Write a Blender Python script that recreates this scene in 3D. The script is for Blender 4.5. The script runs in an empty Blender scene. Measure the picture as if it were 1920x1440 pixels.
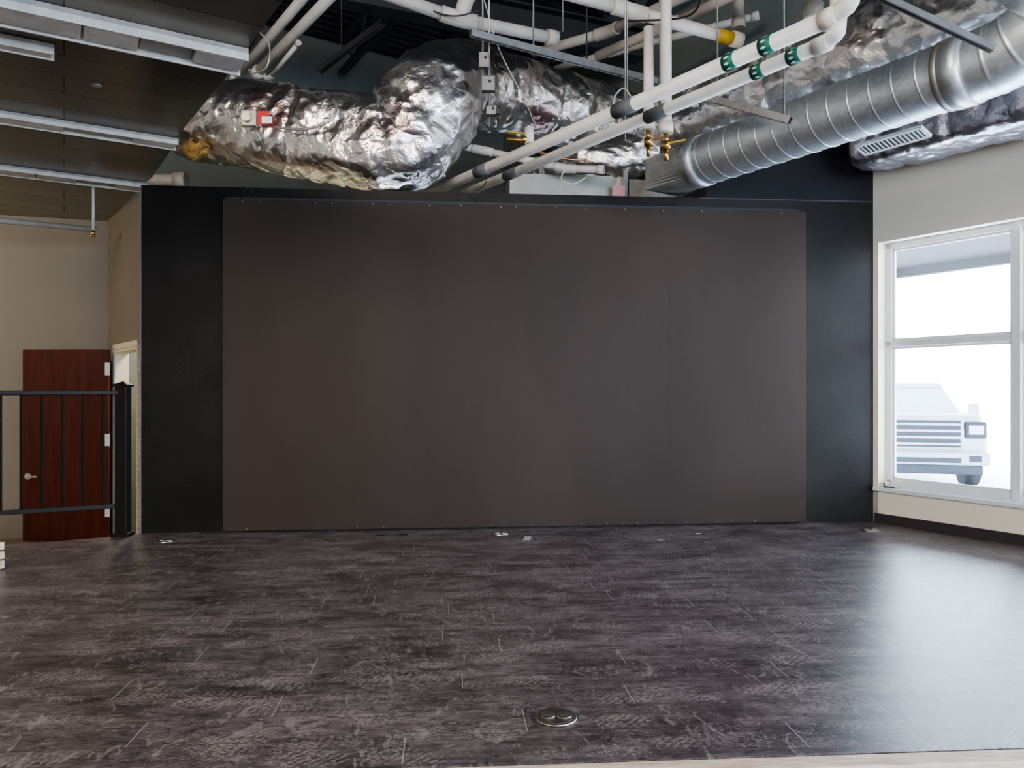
import bpy, math, random
from mathutils import Vector, noise, Matrix
random.seed(4)
F=1400.0; H=1.08; HY=730.0
def P(px,py,d): return Vector(((px-960)/F*d, d, H+(HY-py)/F*d))
C=bpy.context.scene.collection

# ------------------------------------------------------------ materials
def nt(name):
    m=bpy.data.materials.new(name); m.use_nodes=True
    return m,m.node_tree.nodes,m.node_tree.links,m.node_tree.nodes['Principled BSDF']
def mat(name,col,rough=.5,metal=0.0,var=0.0,vscale=3.0,bump=0.0,bscale=40.0,col2=None,emit=None,es=0,stretch=None,spec=None):
    m,n,l,b=nt(name)
    b.inputs['Base Color'].default_value=(*col,1)
    b.inputs['Roughness'].default_value=rough
    b.inputs['Metallic'].default_value=metal
    if spec is not None: b.inputs['Specular IOR Level'].default_value=spec
    tc=n.new('ShaderNodeTexCoord'); mp=n.new('ShaderNodeMapping')
    l.new(tc.outputs['Object'],mp.inputs['Vector'])
    if stretch: mp.inputs['Scale'].default_value=stretch
    nz=n.new('ShaderNodeTexNoise'); nz.inputs['Scale'].default_value=vscale; nz.inputs['Detail'].default_value=6
    l.new(mp.outputs[0],nz.inputs['Vector'])
    cr=n.new('ShaderNodeValToRGB'); cr.color_ramp.elements[0].position=.3; cr.color_ramp.elements[1].position=.7
    c2=col2 if col2 else tuple(min(1,c*(1+var)) for c in col)
    c1=col if col2 else tuple(c*(1-var) for c in col)
    cr.color_ramp.elements[0].color=(*c1,1); cr.color_ramp.elements[1].color=(*c2,1)
    l.new(nz.outputs['Fac'],cr.inputs[0]); l.new(cr.outputs[0],b.inputs['Base Color'])
    if bump:
        n2=n.new('ShaderNodeTexNoise'); n2.inputs['Scale'].default_value=bscale; n2.inputs['Detail'].default_value=4
        l.new(mp.outputs[0],n2.inputs['Vector'])
        bp=n.new('ShaderNodeBump'); bp.inputs['Strength'].default_value=bump; bp.inputs['Distance'].default_value=.01
        l.new(n2.outputs['Fac'],bp.inputs['Height']); l.new(bp.outputs[0],b.inputs['Normal'])
    return m

M={}
M['black']=mat('black_paint',(.006,.0050,.0042),.45,var=.0,col2=(.018,.015,.013),vscale=1.8,bump=.10,bscale=60,spec=.22)
M['navy']=mat('navy_paint',(.012,.011,.015),.5,var=.15,spec=.22)
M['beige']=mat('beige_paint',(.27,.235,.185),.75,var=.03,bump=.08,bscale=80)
M['greywall']=mat('grey_block_paint',(.15,.175,.17),.8,var=.08,bump=.1)
M['rightwall']=mat('offwhite_paint',(.82,.73,.60),.75,var=.03,bump=.08,bscale=80)
M['trimdark']=mat('dark_baseboard',(.045,.035,.035),.5,var=.1)
M['white']=mat('white_frame',(.72,.73,.74),.4,var=.04)
M['pvc']=mat('white_pvc',(.76,.73,.67),.45,var=.10,vscale=9,bump=.06)
M['pvcdull']=mat('dusty_white_pipe',(.46,.44,.41),.55,var=.15,vscale=6)
M['greyband']=mat('grey_band',(.13,.14,.15),.6,var=.1)
M['green']=mat('green_band',(.01,.15,.10),.5,var=.05)
M['decal']=mat('white_decal',(.85,.85,.85),.5)
M['yellow']=mat('yellow_tag',(.65,.42,.03),.5)
M['brass']=mat('brass',(.65,.42,.15),.3,1.0,var=.1)
M['copper']=mat('copper',(.7,.33,.18),.35,1.0,var=.1)
M['strut']=mat('galvanized_strut',(.40,.41,.42),.4,.9,var=.15,vscale=20)
M['boxmetal']=mat('box_metal',(.22,.225,.23),.45,.8,var=.15,vscale=20)
M['dark']=mat('dark_steel',(.03,.035,.038),.6,.2,var=.2)
M['deck']=mat('dark_deck',(.016,.021,.023),.7,.1,var=.3,vscale=2)
M['rail']=mat('bronze_powder_coat',(.014,.012,.010),.45,.2,var=.1,spec=.25)
M['door']=mat('mahogany_door',(.060,.011,.008),.42,col2=(.105,.022,.013),vscale=3,stretch=(6,6,.5),bump=.03,spec=.3)
M['cream']=mat('cream_paint',(.80,.76,.60),.7,var=.03)
M['oak']=mat('worn_wood',(.55,.40,.29),.55,col2=(.80,.72,.62),vscale=7,stretch=(1,6,6),bump=.3,bscale=20)
M['nickel']=mat('nickel_cover',(.75,.70,.62),.28,1.0,var=.15,vscale=12)
M['nickdark']=mat('cover_dark',(.10,.09,.08),.4,.6)
M['sheet']=mat('galvanized_sheet',(.42,.42,.39),.45,.7,var=.15,vscale=8,bump=.05,bscale=6)
M['pink']=mat('pink_sticker',(.75,.36,.45),.6)
M['red']=mat('red_label',(.55,.03,.02),.45)
M['insul']=mat('yellow_insulation',(.16,.08,.025),.95,col2=(.38,.24,.07),vscale=22,bump=1.0,bscale=60)
M['lens']=mat('acrylic_lens',(.58,.56,.52),.35,var=.15,vscale=10)
M['lensdull']=mat('fixture_channel',(.34,.33,.31),.45,var=.15,vscale=10)
M['asphalt']=mat('pale_concrete',(.75,.75,.77),.8,var=.05)
M['truck']=mat('white_car_paint',(.62,.66,.72),.5,var=.02,spec=.3)
M['chrome']=mat('car_chrome',(.60,.61,.64),.5,.0,spec=.3)
M['tire']=mat('washed_out_tire',(.06,.06,.065),.8,spec=.1)  # rubber colour lightened to paint in the washed-out view outside
M['carglass']=mat('car_glass',(.065,.075,.095),.5,spec=.3)
M['windshield']=mat('washed_out_windshield',(.75,.80,.84),.3)  # pale base colour paints in the outdoor glare that hides the cab
M['carred']=mat('car_red_lamp',(.35,.05,.04),.3)
M['cable']=mat('black_cable',(.02,.02,.02),.5)
M['cablegrey']=mat('grey_cable',(.45,.45,.44),.4,.6)
M['paper']=mat('paper_scrap',(.45,.45,.47),.7)
M['screw']=mat('screw_head',(.30,.28,.26),.45,.9)
M['canopy']=mat('canopy_grey',(.07,.07,.075),.7)

def floor_mat():
    m,n,l,b=nt('vinyl_plank_floor')
    tc=n.new('ShaderNodeTexCoord'); mp=n.new('ShaderNodeMapping'); mp.inputs['Rotation'].default_value=(0,0,-math.radians(4.8))
    l.new(tc.outputs['Object'],mp.inputs['Vector'])
    def mth(op,a,bv=None,cv=None):
        x=n.new('ShaderNodeMath'); x.operation=op
        for i,v in enumerate((a,bv,cv)):
            if v is None: continue
            if isinstance(v,(int,float)): x.inputs[i].default_value=v
            else: l.new(v,x.inputs[i])
        return x.outputs[0]
    sep=n.new('ShaderNodeSeparateXYZ'); l.new(mp.outputs[0],sep.inputs[0])
    row=mth('FLOOR',mth('DIVIDE',sep.outputs[1],.18))
    wn=n.new('ShaderNodeTexWhiteNoise'); wn.noise_dimensions='1D'; l.new(row,wn.inputs['W'])
    xo=mth('MULTIPLY_ADD',wn.outputs['Value'],1.22,sep.outputs[0])
    cmb=n.new('ShaderNodeCombineXYZ'); l.new(xo,cmb.inputs[0]); l.new(sep.outputs[1],cmb.inputs[1])
    br=n.new('ShaderNodeTexBrick'); br.offset=0; br.squash=1
    br.inputs['Color1'].default_value=(.80,.80,.80,1); br.inputs['Color2'].default_value=(1.16,1.16,1.16,1)
    br.inputs['Mortar'].default_value=(1,1,1,1)
    br.inputs['Scale'].default_value=1; br.inputs['Mortar Size'].default_value=.0018; br.inputs['Mortar Smooth'].default_value=.1
    br.inputs['Brick Width'].default_value=1.22; br.inputs['Row Height'].default_value=.18; br.inputs['Bias'].default_value=0
    l.new(cmb.outputs[0],br.inputs['Vector'])
    def nz(scale,det,st,rough=.6,dist=0,loc=(0,0,0)):
        q=n.new('ShaderNodeMapping'); q.inputs['Scale'].default_value=st; q.inputs['Location'].default_value=loc
        l.new(mp.outputs[0],q.inputs['Vector'])
        t=n.new('ShaderNodeTexNoise'); t.inputs['Scale'].default_value=scale; t.inputs['Detail'].default_value=det; t.inputs['Roughness'].default_value=rough; t.inputs['Distortion'].default_value=dist
        l.new(q.outputs[0],t.inputs['Vector']); return t
    def ramp(src,p0,p1,c0,c1):
        r=n.new('ShaderNodeValToRGB'); r.color_ramp.elements[0].position=p0; r.color_ramp.elements[1].position=p1
        r.color_ramp.elements[0].color=(*c0,1); r.color_ramp.elements[1].color=(*c1,1); l.new(src,r.inputs[0]); return r
    def mix(a,bb,fac,mode='MIX'):
        x=n.new('ShaderNodeMix'); x.data_type='RGBA'; x.blend_type=mode
        l.new(a,x.inputs[6]); l.new(bb,x.inputs[7])
        if isinstance(fac,float): x.inputs[0].default_value=fac
        else: l.new(fac,x.inputs[0])
        return x.outputs[2]
    def rgb(c):
        x=n.new('ShaderNodeRGB'); x.outputs[0].default_value=(*c,1); return x.outputs[0]
    s1=nz(3.0,10,(1.0,5,1),.8)
    c1=ramp(s1.outputs['Fac'],.38,.62,(.066,.054,.055),(.185,.162,.162))
    s2=nz(20,9,(1,3.0,1),.88)
    c2=ramp(s2.outputs['Fac'],.42,.58,(.48,.48,.48),(1.46,1.46,1.46))
    col=mix(c1.outputs[0],c2.outputs[0],1.0,'MULTIPLY')
    col=mix(col,br.outputs['Color'],1.0,'MULTIPLY')
    s3=nz(1.5,7,(1,1.8,1),.7)
    c3=ramp(s3.outputs['Fac'],.38,.56,(.56,.52,.54),(1.08,1.06,1.08))
    col=mix(col,c3.outputs[0],1.0,'MULTIPLY')
    s5=nz(2.3,6,(1,1.4,1),.7,1.5)
    r5=ramp(s5.outputs['Fac'],.52,.64,(0,0,0),(.35,.35,.35))
    col=mix(col,rgb((.18,.155,.165)),r5.outputs[0])
    def prints(scale,rot,loc,tread,m0,m1,colr,amt,maskscale):
        nonlocal col
        q=n.new('ShaderNodeMapping'); q.inputs['Scale'].default_value=(1,2.2,1); q.inputs['Rotation'].default_value=(0,0,rot); q.inputs['Location'].default_value=loc
        l.new(mp.outputs[0],q.inputs['Vector'])
        f=n.new('ShaderNodeTexVoronoi'); f.inputs['Scale'].default_value=scale; l.new(q.outputs[0],f.inputs['Vector'])
        fr=ramp(f.outputs['Distance'],.33,.42,(1,1,1),(0,0,0))
        w=n.new('ShaderNodeTexWave'); w.inputs['Scale'].default_value=tread; w.inputs['Distortion'].default_value=6; w.inputs['Detail'].default_value=3; w.inputs['Detail Scale'].default_value=4
        l.new(q.outputs[0],w.inputs['Vector'])
        wr=ramp(w.outputs['Fac'],.45,.62,(0,0,0),(1,1,1))
        br_=nz(60,3,(1,1,1),.6,0,loc); brr=ramp(br_.outputs['Fac'],.42,.52,(0,0,0),(1,1,1))
        s4=nz(maskscale,4,(1,1.3,1),.55,0,loc); mk=ramp(s4.outputs['Fac'],m0,m1,(0,0,0),(1,1,1))
        mm=mix(wr.outputs[0],mk.outputs[0],1.0,'MULTIPLY'); mm=mix(mm,fr.outputs[0],1.0,'MULTIPLY'); mm=mix(mm,brr.outputs[0],1.0,'MULTIPLY')
        col=mix(col,rgb(colr),mth('MULTIPLY',mm,amt))
    prints(3.0,.45,(0,0,0),11,.42,.50,(.36,.32,.315),.52,1.7)
    prints(3.4,-.7,(4.1,2.3,0),13,.42,.50,(.34,.30,.30),.50,2.1)
    prints(3.8,.1,(7.7,8.3,0),12,.44,.52,(.34,.30,.30),.42,2.4)
    prints(2.6,1.2,(9.3,5.1,0),10,.44,.52,(.025,.020,.022),.85,1.5)
    sv_=nz(6,6,(2.2,1,1),.6,2.0); svr=ramp(sv_.outputs['Fac'],.59,.63,(0,0,0),(.42,.42,.42))
    col=mix(col,rgb((.34,.31,.31)),svr.outputs[0])
    sv2=nz(9,5,(1,2.5,1),.6,3.0,(5,5,0)); svr2=ramp(sv2.outputs['Fac'],.60,.64,(0,0,0),(.7,.7,.7))
    col=mix(col,rgb((.03,.025,.026)),svr2.outputs[0])
    fr_=mth('FRACT',mth('DIVIDE',sep.outputs[1],.18))
    dist=mth('MINIMUM',fr_,mth('SUBTRACT',1.0,fr_))
    rowl=mth('LESS_THAN',dist,.016)
    inv=mth('SUBTRACT',1.0,rowl)
    fac=mth('MULTIPLY',mth('MULTIPLY',br.outputs['Fac'],.68),inv)
    col=mix(col,rgb((.42,.41,.42)),fac)
    col=mix(col,rgb((.03,.026,.027)),mth('MULTIPLY',rowl,.40))
    l.new(col,b.inputs['Base Color'])
    rr=n.new('ShaderNodeMapRange'); rr.inputs[1].default_value=.3; rr.inputs[2].default_value=.7; rr.inputs[3].default_value=.26; rr.inputs[4].default_value=.44
    l.new(s2.outputs['Fac'],rr.inputs[0]); l.new(rr.outputs[0],b.inputs['Roughness'])
    b.inputs['Specular IOR Level'].default_value=.8
    bp=n.new('ShaderNodeBump'); bp.inputs['Strength'].default_value=.24; bp.inputs['Distance'].default_value=.002
    l.new(s2.outputs['Fac'],bp.inputs['Height']); l.new(bp.outputs[0],b.inputs['Normal'])
    return m
M['floor']=floor_mat()

def foil_mat(name,base=(.80,.80,.81),tint=(.50,.24,.24),rough=.28):
    m,n,l,b=nt(name)
    tc=n.new('ShaderNodeTexCoord')
    b.inputs['Metallic'].default_value=1; b.inputs['Roughness'].default_value=rough
    nz=n.new('ShaderNodeTexNoise'); nz.inputs['Scale'].default_value=1.9; nz.inputs['Detail'].default_value=5; l.new(tc.outputs['Object'],nz.inputs['Vector'])
    r=n.new('ShaderNodeValToRGB'); e=r.color_ramp.elements; e[0].position=.36; e[0].color=(*base,1); e[1].position=.74; e[1].color=(*tint,1)  # tint patches put pinkish reflections and red print into the foil colour
    x=r.color_ramp.elements.new(.56); x.color=(*base,1)
    l.new(nz.outputs['Fac'],r.inputs[0]); l.new(r.outputs[0],b.inputs['Base Color'])
    dn=n.new('ShaderNodeTexNoise'); dn.inputs['Scale'].default_value=4; dn.inputs['Detail'].default_value=4; l.new(tc.outputs['Object'],dn.inputs['Vector'])
    mx=n.new('ShaderNodeMix'); mx.data_type='VECTOR'; mx.inputs[0].default_value=.35
    l.new(tc.outputs['Object'],mx.inputs[4]); l.new(dn.outputs['Color'],mx.inputs[5])
    prev=None
    for sc,st,di in ((4.6,.55,.035),(13,.32,.014)):
        vo=n.new('ShaderNodeTexVoronoi'); vo.feature='DISTANCE_TO_EDGE'; vo.inputs['Scale'].default_value=sc; l.new(mx.outputs[1],vo.inputs['Vector'])
        b1=n.new('ShaderNodeBump'); b1.inputs['Strength'].default_value=st; b1.inputs['Distance'].default_value=di; l.new(vo.outputs['Distance'],b1.inputs['Height'])
        if prev: l.new(prev,b1.inputs['Normal'])
        prev=b1.outputs[0]
    fn=n.new('ShaderNodeTexNoise'); fn.inputs['Scale'].default_value=45; fn.inputs['Detail'].default_value=5; l.new(tc.outputs['Object'],fn.inputs['Vector'])
    b2=n.new('ShaderNodeBump'); b2.inputs['Strength'].default_value=.34; b2.inputs['Distance'].default_value=.006; l.new(fn.outputs['Fac'],b2.inputs['Height'])
    l.new(prev,b2.inputs['Normal']); l.new(b2.outputs[0],b.inputs['Normal'])
    return m
M['foil']=foil_mat('foil_facing',base=(.86,.86,.88),tint=(.55,.33,.33),rough=.31)
M['foilclean']=foil_mat('foil_facing_clean',base=(.90,.90,.91),tint=(.66,.56,.56),rough=.33)
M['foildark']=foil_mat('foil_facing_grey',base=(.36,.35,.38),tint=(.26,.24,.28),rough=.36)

def galv():
    m,n,l,b=nt('galvanized_spiral')
    b.inputs['Metallic'].default_value=.88; b.inputs['Roughness'].default_value=.44
    tc=n.new('ShaderNodeTexCoord'); v=n.new('ShaderNodeTexVoronoi'); v.inputs['Scale'].default_value=45; l.new(tc.outputs['Object'],v.inputs['Vector'])
    r=n.new('ShaderNodeValToRGB'); r.color_ramp.elements[0].color=(.60,.66,.70,1); r.color_ramp.elements[1].color=(.76,.82,.85,1)
    l.new(v.outputs['Color'],r.inputs[0]); l.new(r.outputs[0],b.inputs['Base Color']); return m
M['galv']=galv()

def panel_mat(name,c0,c1,rough,rot):
    m,n,l,b=nt(name)
    tc=n.new('ShaderNodeTexCoord'); mp=n.new('ShaderNodeMapping'); mp.inputs['Rotation'].default_value=(0,0,-rot); l.new(tc.outputs['Object'],mp.inputs['Vector'])
    br=n.new('ShaderNodeTexBrick'); br.offset=.5; br.inputs['Scale'].default_value=1; br.inputs['Brick Width'].default_value=2.44; br.inputs['Row Height'].default_value=.305
    br.inputs['Mortar Size'].default_value=.004; br.inputs['Color1'].default_value=(*c0,1); br.inputs['Color2'].default_value=(*c1,1); br.inputs['Mortar'].default_value=(.006,.005,.004,1)
    l.new(mp.outputs[0],br.inputs['Vector'])
    l.new(br.outputs['Color'],b.inputs['Base Color'])
    b.inputs['Metallic'].default_value=.45
    nz=n.new('ShaderNodeTexNoise'); nz.inputs['Scale'].default_value=2; nz.inputs['Detail'].default_value=3
    l.new(mp.outputs[0],nz.inputs['Vector'])
    rr=n.new('ShaderNodeMapRange'); rr.inputs[3].default_value=rough-.06; rr.inputs[4].default_value=rough+.08; l.new(nz.outputs['Fac'],rr.inputs[0]); l.new(rr.outputs[0],b.inputs['Roughness'])
    return m
GA=math.atan(.6)
M['panel']=panel_mat('glossy_dark_ceiling_panel',(.135,.116,.094),(.190,.163,.132),.30,GA)
M['panelgrey']=panel_mat('dusty_ceiling_panel',(.30,.29,.23),(.36,.35,.28),.4,GA)

def screen_mat():
    m,n,l,b=nt('charcoal_screen_panel')
    tc=n.new('ShaderNodeTexCoord')
    mp=n.new('ShaderNodeMapping'); mp.inputs['Scale'].default_value=(1.2,1.2,.35); l.new(tc.outputs['Object'],mp.inputs['Vector'])
    nz=n.new('ShaderNodeTexNoise'); nz.inputs['Scale'].default_value=1.1; nz.inputs['Detail'].default_value=7; nz.inputs['Roughness'].default_value=.55; l.new(mp.outputs[0],nz.inputs['Vector'])
    r=n.new('ShaderNodeValToRGB'); r.color_ramp.elements[0].position=.35; r.color_ramp.elements[1].position=.68
    r.color_ramp.elements[0].color=(.036,.0245,.0190,1); r.color_ramp.elements[1].color=(.047,.0325,.0255,1)
    l.new(nz.outputs['Fac'],r.inputs[0]); l.new(r.outputs[0],b.inputs['Base Color'])
    b.inputs['Roughness'].default_value=.50
    b.inputs['Specular IOR Level'].default_value=.20
    f=n.new('ShaderNodeTexNoise'); f.inputs['Scale'].default_value=220; l.new(tc.outputs['Object'],f.inputs['Vector'])
    bp=n.new('ShaderNodeBump'); bp.inputs['Strength'].default_value=.3; bp.inputs['Distance'].default_value=.002; l.new(f.outputs['Fac'],bp.inputs['Height']); l.new(bp.outputs[0],b.inputs['Normal'])
    return m
M['screen']=screen_mat()

# ------------------------------------------------------------ mesh helpers
def grp(name,loc=(0,0,0)):
    e=bpy.data.objects.new(name,None); e.empty_display_size=.1; C.objects.link(e); return e
def mo(name,verts,faces,m,parent=None,smooth=False,bevel=0):
    me=bpy.data.meshes.new(name); me.from_pydata([tuple(v) for v in verts],[],faces); me.validate(); me.update()
    ob=bpy.data.objects.new(name,me); C.objects.link(ob); me.materials.append(M[m] if isinstance(m,str) else m)
    if smooth:
        for p in me.polygons: p.use_smooth=True
    if bevel:
        b=ob.modifiers.new('bevel','BEVEL'); b.width=bevel; b.segments=2; b.limit_method='ANGLE'
    if parent: ob.parent=parent
    return ob
BF=[(0,3,2,1),(4,5,6,7),(0,1,5,4),(1,2,6,5),(2,3,7,6),(3,0,4,7)]
def obox(name,o,a,b,c,m,parent=None,bevel=0):
    o=Vector(o);a=Vector(a);b=Vector(b);c=Vector(c)
    if a.cross(b).dot(c)<0: o=o+a; a=-a
    v=[o,o+a,o+a+b,o+b,o+c,o+a+c,o+a+b+c,o+b+c]
    return mo(name,v,BF,m,parent,bevel=bevel)
def bar(name,p,q,w,h,m,parent=None,up=(0,0,1),bevel=0):
    p=Vector(p);q=Vector(q);t=(q-p).normalized();up=Vector(up)
    if abs(t.dot(up))>.95: up=Vector((0,1,0))
    s=t.cross(up).normalized(); u=s.cross(t).normalized()
    return obox(name,p-s*w/2-u*h/2,s*w,q-p,u*h,m,parent,bevel)
def prism(name,poly,z0,z1,m,parent=None,bevel=0):
    n=len(poly); v=[(x,y,z0) for x,y in poly]+[(x,y,z1) for x,y in poly]
    area=sum(poly[i][0]*poly[(i+1)%n][1]-poly[(i+1)%n][0]*poly[i][1] for i in range(n))
    idx=list(range(n))
    f=[tuple(reversed(idx)),tuple(i+n for i in idx)]+[(i,(i+1)%n,(i+1)%n+n,i+n) for i in range(n)]
    if area<0: f=[tuple(reversed(x)) for x in f]
    return mo(name,v,f,m,parent,bevel=bevel)
def catmull(pts,rads,step):
    pts=[Vector(p) for p in pts]; out=[];ro=[]
    ext=[pts[0]*2-pts[1]]+pts+[pts[-1]*2-pts[-2]]
    for i in range(len(pts)-1):
        p0,p1,p2,p3=ext[i:i+4]; k=max(2,int((p2-p1).length/step))
        for j in range(k):
            t=j/k
            out.append(.5*((2*p1)+(p2-p0)*t+(2*p0-5*p1+4*p2-p3)*t*t+(3*p1-p0-3*p2+p3)*t**3))
            s=t*t*(3-2*t); ro.append(rads[i]*(1-s)+rads[i+1]*s)
    out.append(pts[-1]); ro.append(rads[-1]); return out,ro
def sweep(name,pts,r,m,parent=None,seg=20,step=.05,curve=True,disp=None,caps=True,flat=1.0,smooth=True,power=2.0):
    rads=r if isinstance(r,(list,tuple)) else [r]*len(pts)
    if curve: path,rr=catmull(pts,rads,step)
    else: path=[Vector(p) for p in pts]; rr=list(rads)
    n=len(path); verts=[]; faces=[]
    up=Vector((0,0,1)); t0=(path[1]-path[0]).normalized()
    if abs(t0.dot(up))>.95: up=Vector((0,1,0))
    u=(up-t0*up.dot(t0)).normalized(); s=0
    for i in range(n):
        t=(path[min(i+1,n-1)]-path[max(i-1,0)]).normalized()
        u=(u-t*u.dot(t)).normalized(); v=t.cross(u)
        if i: s+=(path[i]-path[i-1]).length
        for k in range(seg):
            a=2*math.pi*k/seg; ca,sa=math.cos(a),math.sin(a)
            rad=rr[i]
            if power!=2.0: rad*= 1/((abs(ca)**power+abs(sa)**power)**(1/power))
            d=(u*ca*flat+v*sa)
            if disp: rad+=disp(path[i]+d*rad,s,a)
            verts.append(path[i]+d*rad)
    for i in range(n-1):
        for k in range(seg):
            k2=(k+1)%seg
            faces.append((i*seg+k,i*seg+k2,(i+1)*seg+k2,(i+1)*seg+k))
    if caps:
        faces.append(tuple(reversed(range(seg)))); faces.append(tuple(range((n-1)*seg,n*seg)))
    ob=mo(name,verts,faces,m,parent)
    for p in ob.data.polygons:
        if len(p.vertices)==4: p.use_smooth=smooth
    return ob
def rod(name,p,q,r,m,parent=None,seg=16): return sweep(name,[p,q],r,m,parent,seg,curve=False)
def disc(name,c,r,h,m,parent=None,seg=40,ry=None,bevel=0):
    c=Vector(c); ry=ry or r
    poly=[(c.x+r*math.cos(2*math.pi*i/seg),c.y+ry*math.sin(2*math.pi*i/seg)) for i in range(seg)]
    return prism(name,poly,c.z,c.z+h,m,parent,bevel)

# ------------------------------------------------------------ frames of reference
A=Vector((-2.78,5.60,0)); dW=Vector((.9962,.0869,0)); nW=Vector((.0869,-.9962,0))
def W(w,n,z): return A+dW*w+nW*n+Vector((0,0,z))
R0=Vector((2.95,6.10,0)); dR=Vector((.527,-.850,0)); nR=Vector((.850,.527,0))
def R(s,n,z): return R0+dR*s+nR*n+Vector((0,0,z))
LOW=-.53; DECK=5.6; CZ=2.95
def E(px,py):
    d=F*(CZ-H)/(HY-py); return Vector(((px-960)/F*d,d,CZ))

# ------------------------------------------------------------ floor / stage
stage=[(-2.76,5.72),(2.88,6.22),(5.19,2.485),(-8,1.635),(-8,2.95),(-2.80,5.53)]
prism('floor',stage,-.03,0,'floor')
prism('stage_fascia',[(-2.76,5.70),(2.86,6.18),(5.15,2.50),(-7.99,1.66),(-7.99,2.93),(-2.80,5.51)],LOW,-.03,'black')
prism('floor_lower',[(-9.5,-7),(9.6,-7),(9.6,-4.9),(.85,9.3),(-.3,11),(-9.5,6.9)],LOW-.1,LOW,mat('lower_floor',(.20,.16,.13),.5,var=.15))
d1=(Vector((5.19,2.485,0))-Vector((-8,1.635,0))).normalized(); pn=Vector((d1.y,-d1.x,0))
g=grp('trim_1')
obox('nosing',Vector((-8,1.635,-.035))+pn*.001,d1*13.2,pn*.07,Vector((0,0,.034)),'oak',g,bevel=.006)
obox('nosing_face',Vector((-8,1.635,-.14))+pn*.045,d1*13.2,pn*.02,Vector((0,0,.10)),'oak',g)

# ------------------------------------------------------------ black stage wall
g=grp('wall_back')
obox('wall_body',W(0,-.14,0),dW*5.752,nW*.14,(0,0,2.612),'black',g)
zt=3.13
v=[W(4.35,0,2.612),W(5.752,0,2.612),W(5.752,0,zt+.03),W(4.9,0,2.98),W(4.35,0,2.75)]
v+= [p-nW*.14 for p in v]
mo('wall_raised_part',v,[(0,1,2,3,4),(9,8,7,6,5),(0,5,6,1),(1,6,7,2),(2,7,8,3),(3,8,9,4),(4,9,5,0)],'navy',g)
obox('paint_step',W(4.3,.0,2.605),dW*1.45,nW*.004,(0,0,.010),'trimdark',g)
obox('corner_bead',W(-.006,-.14,0),dW*.006,nW*.142,(0,0,2.612),'greyband',g)

g=grp('projection_screen_panel')
obox('sheet',W(.602,.002,.012),dW*(5.164-.602),nW*.034,(0,0,2.50),'screen',g,bevel=.001)
for i,ws in enumerate((1.60,2.82,4.04)):
    obox('joint_%d'%(i+1),W(ws,.036,.02),dW*.004,nW*.0008,(0,0,2.48),'screen',g)
sv=[];sf=[]
def stud(c,r):
    b=len(sv)
    for a in range(8): sv.append(c+dW*r*math.cos(a*math.pi/4)+Vector((0,0,r*math.sin(a*math.pi/4))))
    for a in range(8): sv.append(c+nW*.006+dW*r*.6*math.cos(a*math.pi/4)+Vector((0,0,r*.6*math.sin(a*math.pi/4))))
    for a in range(8): sf.append((b+a,b+(a+1)%8,b+8+(a+1)%8,b+8+a))
    sf.append(tuple(b+8+a for a in range(8)))
w=.75
while w<5.1:
    stud(W(w,.036,2.497+random.uniform(-.004,.004)),.0055); w+=random.choice([.12,.24,.31,.42])
w=.66
while w<5.1:
    stud(W(w,.036,.026),.004); w+=random.choice([.12,.2,.31])
mo('screws',sv,sf,'screw',g)
obox('top_batten',W(.62,0,2.515),dW*4.5,nW*.012,(0,0,.02),'dark',g)

# ------------------------------------------------------------ right wall with windows
g=grp('wall_right')
zb,zh=.287,2.27
wins=[(.045,2.05),(2.55,4.75),(5.25,7.45),(7.95,10.15)]
def rbox(name,s0,s1,n0,n1,z0,z1,m,parent,bevel=0):
    return obox(name,R(s0,n0,z0),dR*(s1-s0),nR*(n1-n0),(0,0,z1-z0),m,parent,bevel)
rbox('wall_above',-.2,13,0,.2,zh,DECK,'rightwall',g)
rbox('wall_behind_stage',-6,-.2,0,.2,zh,DECK,'greywall',g)
rbox('wall_below',-.02,13,0,.2,LOW,zb,'rightwall',g)
prev=-6
for i,(a,b) in enumerate(wins):
    rbox('pier_%d'%i,prev,a,0,.2,(LOW if i==0 else zb),zh,'rightwall',g); prev=b
rbox('pier_last',prev,13,0,.2,zb,zh,'rightwall',g)
bb=grp('baseboard_right'); rbox('base',.02,4.25,-.014,-.001,0.001,.075,'trimdark',bb)
for i,(a,b) in enumerate(wins):
    g=grp('window_%d'%(i+1)); fz=.05
    mid=a+.975
    n0,n1=.10,.16
    rbox('jamb_far',a,a+.05,n0,n1,zb,zh,'white',g,.004)
    rbox('jamb_near',b-.05,b,n0,n1,zb,zh,'white',g,.004)
    rbox('head',a,b,n0,n1,zh-.05,zh,'white',g,.004)
    rbox('bottom_rail',a,b,n0,n1,zb,zb+.06,'white',g,.004)
    rbox('mullion',mid-.03,mid+.03,n0-.01,n1,zb,zh,'white',g,.004)
    rbox('mid_rail',a,b,n0,n1,1.425,1.475,'white',g,.004)
    for (x0,x1) in ((a+.05,mid-.03),(mid+.03,b-.05)):
        for (z0,z1) in ((zb+.06,1.425),(1.475,zh-.05)):
            for nm,q in (('l',(x0,x0+.018,z0,z1)),('r',(x1-.018,x1,z0,z1)),('b',(x0,x1,z0,z0+.018)),('t',(x0,x1,z1-.018,z1))):
                rbox('bead_'+nm,q[0],q[1],n0+.015,n1-.02,q[2],q[3],'white',g)
    rbox('sill',a-.03,b+.03,-.035,n0,zb-.03,zb+.004,'white',g,.006)
    L=bpy.data.lights.new('window_portal','AREA'); L.shape='RECTANGLE'; L.size=b-a; L.size_y=zh-zb; L.cycles.is_portal=True
    lo=bpy.data.objects.new('portal',L); C.objects.link(lo); lo.parent=g
    lo.location=R((a+b)/2,.22,(zb+zh)/2)
    lo.rotation_euler=(-nR).to_track_quat('-Z','Y').to_euler()
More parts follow.
